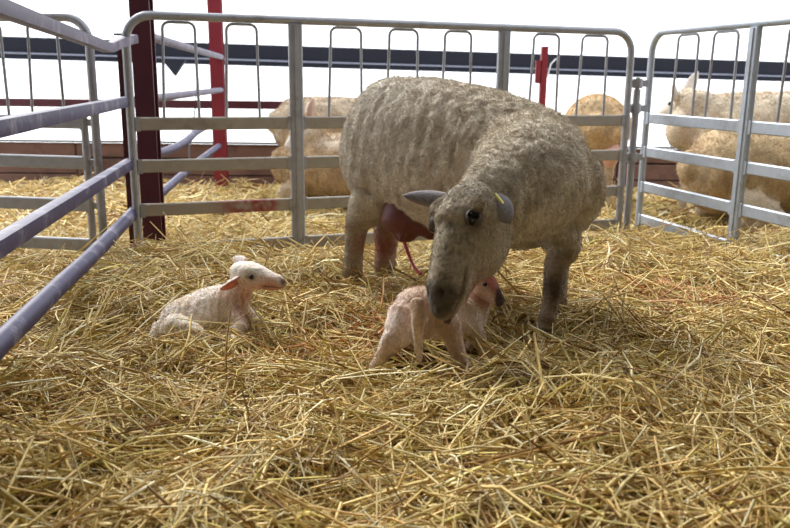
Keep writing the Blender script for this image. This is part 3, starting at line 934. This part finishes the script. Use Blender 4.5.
# ears
e1 = hp(.015, .005, .060); e2 = hp(.015, .005, -.060)
near_s = 1 if (hl @ (TL(at(480, 210, 1.5)) - poll)) > 0 else -1
earN = hp(.03, -.012, near_s * .064); earF = hp(.02, .005, -near_s * .060)
ec = (srgb(150, 120, 112), srgb(178, 174, 172))
eN = ear(ewe, earN, TL(at(507, 217, 1.84)), .056, TL(at(470, 150, 1.80)) - earN, M['lamb'], cup=-.5, droop=.30, cols=(srgb(142, 139, 143), srgb(120, 96, 90)))
eF = ear(ewe, earF, TL(at(404, 194.5, 1.96)), .046, TL(at(440, 150, 1.80)) - earF, M['lamb'], cup=-.45, droop=.05, cols=(srgb(134, 128, 130), srgb(160, 108, 96)))
mb = MB(); tp = TL(at(497.5, 199, 1.87)); mb.beam(TL(at(495, 193.5, 1.83)), TL(at(503, 203.5, 1.82)), .004, .012, bev=.001)
tg = mb.build('ear_tag', M['tag'], None, False); tg.parent = eN; tg['label'] = 'yellow plastic ear tag'
# udder: two swollen halves with teats, one mesh
ub = Beast()
u1 = TL(at(398, 200, 2.74)); u2 = TL(at(404, 226, 2.70))
ub.loft('u', [(TL(at(405, 196, 2.67)), .038, .038), (TL(at(402, 208, 2.645)), .068, .068), (TL(at(404, 219, 2.63)), .080, .078), (TL(at(406, 230, 2.63)), .052, .048)], n=18)
ub.loft('u', [(TL(at(414, 203, 2.65)), .05, .05), (TL(at(420, 215, 2.62)), .066, .066), (TL(at(427, 226, 2.61)), .052, .048), (TL(at(431, 232, 2.61)), .030, .030)], n=18)
ub.loft('u', [(TL(at(402, 232, 2.58)), .016, .016), (TL(at(401, 240, 2.57)), .011, .011)], n=10)
ume, uco, unr = ub.mesh(.007, 6)
uo = finish(ume, 'udder', uco, np.tile(np.array(srgb(122, 62, 58)), (len(uco), 1)), M['udder'], ewe)
uo['label'] = 'dark pink swollen udder'
mb = MB(); mb.tube([TL(p) for p in smooth_path([at(402, 236, 2.70), at(406, 247, 2.66), at(410, 258, 2.64), at(415, 268, 2.60), at(421, 274, 2.57)], 4)], .006, 8)
so = mb.build('membrane_strand', M['strand'], None); so.parent = ewe; so['label'] = 'wet red strand hanging beneath the udder'
# tongue touching the lamb
mb = MB(); mb.tube([hp(.93, -.020), hp(1.03, -.030), hp(1.12, -.030)], [.016, .014, .008], 10)
to = mb.build('tongue', M['tongue'], None); to.parent = ewe
for f_ in (nh, fh, nf, ff):
    mb = MB(); 
    for sy in (-.016, .016):
        mb.tube([f_ + V3((.005, sy, .015)), f_ + V3((.022, sy, -.012)), f_ + V3((.040, sy * .8, -.028))], [.019, .020, .010], 8)
    mb.build('hoof', M['hoof'], None).parent = ewe


# ---------------- generic standing / lying sheep for the pens behind
def far_sheep(name, loc, rot, label, scale=1.0, lying=False, head=(0.30, 0.0, 0.10), nose=(0.20, 0.0, -0.16), tint=(200, 184, 160), pink=False, seed=1, ears_up=False, voxel=.012):
    r = root(name, loc, label, 'sheep', 'sheep in the pens behind', rot)
    global bt
    b = Beast(); dz = -.24 if lying else 0
    k = scale
    T = lambda x, y, z: V3((x * k, y * k, (z + dz) * k))
    b.loft('trunk', [(T(-.16, 0, .50), .07 * k, .09 * k), (T(-.10, 0, .49), .17 * k, .18 * k), (T(.02, 0, .48), .21 * k, .215 * k), (T(.2, 0, .465), .235 * k, .23 * k),
                     (T(.42, 0, .455), .24 * k, .235 * k), (T(.6, 0, .455), .215 * k, .22 * k), (T(.72, 0, .46), .17 * k, .18 * k), (T(.80, 0, .46), .11 * k, .13 * k)], n=22)
    n0 = T(.66, 0, .52); n2 = T(.72 + head[0] * .8, head[1] * .8, .55 + head[2]); n1 = n0.lerp(n2, .5) + V3((.02, 0, .02))
    b.loft('neck', [(n0, .15 * k, .16 * k), (n1, .115 * k, .125 * k), (n2, .075 * k, .085 * k)], n=16)
    d, n, l = frame(V3(nose), V3((.3, 0, 1)))
    H = .26 * k
    q = lambda s, a=0, c=0: n2 + d * (s * H) + n * (a * k) + l * (c * k)
    b.loft('head', [(q(-.08, -.01), .055 * k, .06 * k), (q(.2, -.012), .072 * k, .08 * k), (q(.45, -.012), .06 * k, .07 * k), (q(.72), .045 * k, .05 * k), (q(.95, -.004), .036 * k, .036 * k)], n=16, up=n)
    if not lying:
        for sx, sy in ((0.0, -.11), (0.0, .11), (.66, -.10), (.66, .10)):
            hind = sx < .3
            j = .05 * math.sin(seed * 3 + sx * 7 + sy * 20)
            pts = [T(sx + .02, sy, .40), T(sx + (.02 if hind else .0), sy, .30), T(sx + (-.07 if hind else .0) + j, sy, .20), T(sx - (.05 if hind else 0) + j, sy, .08), T(sx - .04 * hind + j, sy, -.06)]
            b.loft('leg', [(p, rr * k, rr * k) for p, rr in zip(pts, (.10, .07, .040, .028, .030))], n=10)
    else:
        for sy in (-.17, .17):
            b.loft('leg', [(T(.05, sy, .34), .10 * k, .10 * k), (T(.18, sy * 1.15, .28), .07 * k, .06 * k), (T(.02, sy * 1.25, .25), .035 * k, .035 * k)], n=10)
            b.loft('leg', [(T(.62, sy * .7, .34), .08 * k, .08 * k), (T(.80, sy * .8, .27), .04 * k, .04 * k), (T(.62, sy * .85, .25), .03 * k, .03 * k)], n=10)
    me, co, nr = b.mesh(voxel, 5)
    labs, lab, dist = b.classify(co)
    f1 = vnoise(co + seed, 9, 9, 9, 3); rid = vnoise(co + seed, 40, 22, 22, 2)
    hw_ = np.clip((dist['neck'] - dist['head'] + .02) / .04, 0, 1)
    lw = np.clip((dist['trunk'] - dist['leg']) / .05, 0, 1)
    co2 = co + nr * ((.006 * f1 + .005 * rid) * (1 - hw_))[:, None]
    base = np.array(srgb(*tint)); kk = np.clip(.5 + vnoise(co + 3 * seed, 12, 12, 12, 2), 0, 1)[:, None]
    cols = base * (.80 + .3 * kk)
    dirt_ = np.clip(.2 + 1.2 * vnoise(co + 7 * seed, 6, 6, 6, 3), 0, 1)[:, None]
    cols = cols * (1 - .4 * dirt_) + np.array(srgb(150, 118, 86)) * .4 * dirt_
    cols = cols * (1 - hw_[:, None]) + np.array(srgb(216, 206, 194)) * hw_[:, None]
    cols = cols * (1 - lw[:, None] * .7) + np.array(srgb(190, 176, 158)) * .7 * lw[:, None]
    finish(me, 'body', co2, cols, M['wool'], r)
    fibres(me, (hw_ < .4) & (lw < .5), 22000, .014, .003, seed + 50, M['fibre'], r, 'wool_nap', flow=(-.4, 0, -1))
    for sg in (1, -1):
        ball(r, 'eye', q(.27, .03, sg * .060), .013 * k, M['eye'])
        if ears_up:
            bs = q(.0, .02, sg * .05); tipp = bs + V3((0, 0, .13 * k)) + l * (sg * .085 * k)
        else:
            bs = q(.0, .01, sg * .06); tipp = bs + l * (sg * .11 * k) + n * (.03 * k) - d * (.02 * k)
        ear(r, bs, tipp, (.085 if ears_up else .06) * k, n * .3 - d if not ears_up else d, M['lamb'], cup=.5, cols=(srgb(205, 176, 166), srgb(214, 206, 196)))
    if pink:
        ub = Beast()
        ub.loft('u', [(T(-.02, -.10, .38), .06 * k, .06 * k), (T(-.08, -.11, .30), .070 * k, .070 * k), (T(-.08, -.11, .25), .045 * k, .045 * k)], n=14)
        um, uc, un = ub.mesh(.012, 4); uo_ = finish(um, 'udder', uc, np.tile(np.array(srgb(214, 172, 158)), (len(uc), 1)), M['lamb'], r); uo_['label'] = 'pale pink udder'
    return r


g1 = at(292, 178, 5.6)
far_sheep('sheep', Vector((at(296, 150, 5.75).x, 5.75, -.06)), math.radians(12), 'cream sheep standing behind the middle hurdle, rump to the left', .90, head=(.2, -.1, -.18), nose=(.25, -.1, -.9), tint=(206, 190, 168), seed=1)
far_sheep('sheep', Vector((at(395, 150, 5.1).x, 5.15, -.06)), math.radians(172), 'tan sheep lying behind the middle hurdle with its ear raised beside the upright', .92, lying=True, head=(-.20, .10, .22), nose=(.60, .30, -.62), tint=(198, 172, 138), ears_up=True, seed=2)
far_sheep('sheep', Vector((at(596, 150, 5.3).x, 5.35, -.06)), math.radians(75), 'tan sheep seen from behind with pink udder, right of the ewe', .96, head=(.1, .1, -.05), nose=(.4, .1, -.7), tint=(214, 188, 150), pink=True, seed=3)
far_sheep('sheep', Vector((at(800, 150, 5.2).x, 5.2, -.05)), math.radians(184), 'whitish sheep with pricked ears standing behind the right hurdle', 1.0, head=(.07, -.05, .09), nose=(.35, -.75, -.5), tint=(220, 206, 184), ears_up=True, seed=4)
far_sheep('sheep', Vector((at(728, 150, 4.55).x, 4.6, -.08)), math.radians(6), 'big tan sheep close behind the right hurdle, cut off by the frame', 1.18, lying=True, head=(.2, .1, -.1), nose=(.5, .1, -.7), tint=(196, 172, 136), seed=5)


# ---------------- lambs
def lamb_coat(co, seed):
    return vnoise(co + seed, 40, 40, 40, 3), vnoise(co + seed, 14, 14, 14, 3)


# resting lamb on the left
L1 = Vector(LAMB1); L1.z = float(hgt(L1.x, L1.y)) - .02
lamb1 = root('lamb', L1, 'white newborn lamb resting in the straw on the left, head raised', 'lamb', 'newborn lambs')
o1 = Vector(L1)
def la(px, py, Y): return at(px, py, Y) - o1
b = Beast()
b.loft('trunk', [(la(163, 331, 2.06), .032, .035), (la(176, 326, 2.08), .058, .062), (la(196, 317, 2.13), .064, .066), (la(216, 307, 2.18), .062, .062), (la(234, 303, 2.21), .050, .055)], n=18)
b.loft('neck', [(la(229, 303, 2.20), .048, .052), (la(238, 292, 2.20), .038, .043), (la(244, 280, 2.19), .031, .036)], n=14)
pl1 = la(241, 272, 2.19); ns1 = la(284, 281, 2.12)
d1, n1_, l1_ = frame(ns1 - pl1, Vector((0.15, -.30, 1)))
H1 = (ns1 - pl1).length
def q1(s, a=0, c=0): return pl1 + d1 * (s * H1) + n1_ * a + l1_ * c
b.loft('head', [(q1(-.05, -.004), .030, .032), (q1(.18, -.003), .037, .038), (q1(.38, -.004), .034, .036), (q1(.58, -.007), .027, .031), (q1(.78, -.009), .022, .025), (q1(.92, -.011), .017, .019)], n=16, up=n1_)
b.loft('leg', [(la(176, 330, 2.02), .045, .045), (la(196, 338, 1.99), .030, .030), (la(178, 345, 1.98), .016, .016)], n=12)
b.loft('leg', [(la(228, 312, 2.16), .036, .036), (la(240, 328, 2.10), .022, .022), (la(222, 336, 2.07), .0145, .0145), (la(240, 340, 2.03), .013, .013), (la(249, 344, 2.02), .012, .012)], n=12)
b.loft('leg', [(la(240, 310, 2.22), .030, .030), (la(254, 322, 2.20), .019, .019), (la(246, 332, 2.20), .014, .014)], n=12)
b.loft('tail', [(la(164, 326, 2.06), .015, .015), (la(155, 331, 2.04), .012, .012), (la(152, 340, 2.02), .009, .009)], n=10)
me, co, nr = b.mesh(.0038, 4)
labs, lab, dist = b.classify(co)
nA, nB = lamb_coat(co, 3)
rel = co - np.array(pl1); ls = rel @ np.array(d1) / H1; lv = rel @ np.array(n1_); lw_ = rel @ np.array(l1_)
hd_w = (dist['head'] < dist['neck']) * (dist['head'] < .012) * 1.0
ridg = np.sin((co @ np.array((d1 * .8 + V3((.6, .3, 0))).normalized()) + .01 * nB) * 2 * math.pi / .017)
tw = ((dist['trunk'] < .02) | (dist['neck'] < .02)) * (1 - hd_w)
co2 = co + nr * (.0020 * nA + .0026 * ridg * tw * np.clip(.4 + nB, 0, 1))[:, None]
base = np.array(srgb(245, 236, 224)); cols = np.tile(base, (len(co), 1))
yl = np.clip(.2 + nB, 0, 1)[:, None]; cols = cols * (1 - .35 * yl) + np.array(srgb(222, 186, 138)) * .35 * yl
grv = np.clip(-ridg * .6 + .1 * nA, 0, 1)[:, None] * tw[:, None]; cols = cols * (1 - .45 * grv) + np.array(srgb(198, 140, 116)) * .45 * grv
thr = (np.exp(-(np.linalg.norm(co - np.array(la(252, 300, 2.14)), axis=1) / .055) ** 2) + np.exp(-(np.linalg.norm(co - np.array(la(272, 290, 2.12)), axis=1) / .035) ** 2)).clip(0, 1)[:, None]
cols = cols * (1 - .7 * thr) + np.array(srgb(196, 96, 72)) * .7 * thr
nose = (np.clip((ls - .93 + lv * 4) / .06, 0, 1) * np.clip((lv + .022) / .008, 0, 1) * hd_w)[:, None]; cols = cols * (1 - .85 * nose) + np.array(srgb(70, 44, 46)) * .85 * nose
mth = (np.exp(-((lv + .016) / .0035) ** 2) * np.clip((ls - .55) / .1, 0, 1) * hd_w)[:, None]; cols = cols * (1 - .7 * mth) + np.array(srgb(90, 40, 38)) * .7 * mth
eyr = (np.exp(-(((ls - .40) * H1 / .013) ** 2 + ((lv - .008) / .010) ** 2)) * (np.abs(lw_) > .018) * hd_w)[:, None]; cols = cols * (1 - .7 * eyr) + np.array(srgb(120, 74, 62)) * .7 * eyr
co2 -= nr * (.004 * eyr)
finish(me, 'body', co2, cols, M['lamb'], lamb1)
fibres(me, dist['head'] > .004, 16000, .006, .0011, 31, M['fibre'], lamb1, 'birth_coat', flow=(-1, 0, -.4), lay=1.0)
for sg in (1, -1):
    ball(lamb1, 'eye', q1(.40, .008, sg * .0285), .0075, M['eye'])
sgn = 1 if l1_.y < 0 else -1
ear(lamb1, q1(.06, -.002, sgn * .030), la(220, 289, 2.12), .036, Vector((.1, -.72, -.65)), M['lamb'], cup=.55, cols=(srgb(210, 132, 112), srgb(232, 214, 204)))
ear(lamb1, q1(.0, .018, -sgn * .018), la(233, 258, 2.24), .034, Vector((-.4, -.8, .3)), M['lamb'], cup=-.4, cols=(srgb(232, 216, 208), srgb(214, 150, 130)))
ball(lamb1, 'nostril', q1(.965, -.004, sgn * .008), .0035, M['eye'])

# lamb getting up under the ewe's muzzle, rump to the camera
L2 = Vector(LAMB2); L2.z = float(hgt(L2.x, L2.y)) - .02
lamb2 = root('lamb', L2, 'wet pinkish newborn lamb struggling up under the ewe’s muzzle'.replace('’', "'"), 'lamb', 'newborn lambs')
o2 = Vector(L2)
def lb(px, py, Y): return at(px, py, Y) - o2
b = Beast()
b.loft('trunk', [(lb(417, 318, 1.855), .030, .035), (lb(417, 315, 1.885), .058, .062), (lb(420, 312, 1.95), .066, .066), (lb(440, 314, 2.04), .066, .066), (lb(462, 315, 2.12), .058, .060), (lb(474, 312, 2.16), .045, .05)], n=18)
b.loft('neck', [(lb(466, 310, 2.13), .045, .05), (lb(477, 298, 2.13), .036, .040), (lb(484, 284, 2.12), .030, .034)], n=14)
pl2 = lb(478, 276, 2.12); ns2 = lb(501, 300, 2.06)
d2, n2_, l2_ = frame(ns2 - pl2, Vector((.75, -.35, .55)))
H2 = max((ns2 - pl2).length, .11)
def q2(s, a=0, c=0): return pl2 + d2 * (s * H2) + n2_ * a + l2_ * c
b.loft('head', [(q2(-.05, -.004), .029, .031), (q2(.2, -.003), .035, .036), (q2(.42, -.004), .031, .033), (q2(.62, -.006), .024, .026), (q2(.85, -.008), .018, .019)], n=16, up=n2_)
b.loft('leg', [(lb(406, 318, 1.88), .050, .050), (lb(399, 332, 1.85), .040, .040), (lb(392, 342, 1.83), .030, .030), (lb(386, 350, 1.83), .022, .022), (lb(379, 360, 1.86), .014, .014), (lb(374, 366, 1.90), .012, .012)], n=12)
b.loft('leg', [(lb(438, 318, 1.92), .046, .046), (lb(448, 325, 1.89), .034, .034), (lb(454, 340, 1.87), .025, .025), (lb(459, 356, 1.85), .020, .020), (lb(467, 370, 1.85), .014, .014), (lb(474, 380, 1.86), .013, .013)], n=12)
b.loft('tail', [(lb(417, 303, 1.825), .016, .016), (lb(418, 322, 1.805), .016, .016), (lb(418, 342, 1.80), .012, .012), (lb(420, 360, 1.80), .007, .007)], n=10)
b.loft('leg', [(lb(466, 320, 2.10), .034, .034), (lb(480, 335, 2.10), .018, .018), (lb(484, 352, 2.12), .013, .013)], n=10)
b.loft('leg', [(lb(462, 322, 2.18), .034, .034), (lb(472, 334, 2.20), .018, .018), (lb(470, 346, 2.22), .013, .013)], n=10)
me, co, nr = b.mesh(.0038, 4)
labs, lab, dist = b.classify(co)
nA, nB = lamb_coat(co, 9)
ridg = np.sin((co @ np.array(V3((.75, .5, -.2)).normalized()) + .012 * nB) * 2 * math.pi / .02)
co2 = co + nr * (.0022 * nA + .0014 * ridg * np.clip(.4 + nB, 0, 1))[:, None]
cols = np.tile(np.array(srgb(230, 212, 200)), (len(co), 1))
top = np.clip((co[:, 2] - .06) / .08, 0, 1)[:, None]
pkk = np.clip(.35 + 1.0 * nB, 0, 1)[:, None]; cols = cols * (1 - .45 * pkk) + np.array(srgb(190, 148, 122)) * .45 * pkk
hw2 = np.clip((dist['neck'] - dist['head'] + .01) / .01, 0, 1); nkw = np.clip((dist['trunk'] - np.minimum(dist['neck'], dist['head'])) / .02, 0, 1)[:, None]
cols = cols * (1 - .7 * nkw) + np.array(srgb(172, 96, 78)) * .7 * nkw
rel = co - np.array(pl2); ls = rel @ np.array(d2) / H2; lv = rel @ np.array(n2_); lw_ = rel @ np.array(l2_)
pale = (hw2 * np.clip((.01 - lv) / .01, 0, 1))[:, None]; cols = cols * (1 - .8 * pale) + np.array(srgb(206, 176, 150)) * .8 * pale
brg = (hw2 * np.clip((lv - .006) / .008, 0, 1))[:, None]; cols = cols * (1 - .6 * brg) + np.array(srgb(186, 104, 98)) * .6 * brg
hw2 = hw2 * (dist['head'] < .02) * (dist['trunk'] > .015)
mz = (hw2 * np.clip((ls - .74 + lv * 8) / .08, 0, 1))[:, None]; cols = cols * (1 - .9 * mz) + np.array(srgb(38, 26, 28)) * .9 * mz
hk = np.exp(-(np.linalg.norm(co - np.array(lb(390, 357, 1.82)), axis=1) / .02) ** 2)[:, None]; cols = cols * (1 - .6 * hk) + np.array(srgb(70, 52, 46)) * .6 * hk
finish(me, 'body', co2, cols, M['lamb'], lamb2)
fibres(me, dist['head'] > .004, 16000, .006, .0011, 32, M['fibre'], lamb2, 'birth_coat', flow=(0, -.3, -1), lay=1.0)
sg2 = 1 if l2_.y < 0 else -1
for sg in (1, -1):
    ball(lamb2, 'eye', q2(.40, .006, sg * .0265), .0065, M['eye'])
    ear(lamb2, q2(.02, .0, sg * .028), q2(-.25, -.01, sg * .085), .032, n2_, M['lamb'], cup=.4, cols=(srgb(200, 120, 104), srgb(206, 170, 150)))

# ---------------- single stalks lying across the lambs
def stalk(name, pts, r, col, label):
    mb = MB(); mb.tube(smooth_path(pts, 4), r, 6)
    o = mb.build(name, M[col], None, origin=pts[0]); tag(o, label, 'straw stalk', 'single stalks over the lambs'); return o


M['stalk'] = plain('pale_single_stalk', srgb(228, 208, 150), .5, 0, .15, 40, .05)
stalk('straw_stalk', [at(176, 318, 1.99), at(205, 322, 1.97), at(240, 324, 1.98)], .0017, 'stalk', 'pale stalk lying level across the resting lamb')
stalk('straw_stalk', [at(232, 300, 2.05), at(222, 318, 2.03), at(212, 335, 2.01)], .0016, 'stalk', 'pale stalk leaning upright against the resting lamb')
stalk('straw_stalk', [at(438, 352, 1.74), at(455, 361, 1.74), at(478, 374, 1.75)], .0017, 'stalk', 'pale stalk crossing the right hind foot of the lamb under the ewe')
stalk('straw_stalk', [at(466, 322, 1.80), at(482, 338, 1.82), at(500, 355, 1.86)], .0016, 'stalk', 'long pale stalk right of the lamb under the ewe')
for o in list(bpy.data.objects):
    if '_base' in o.keys():
        del o['_base']
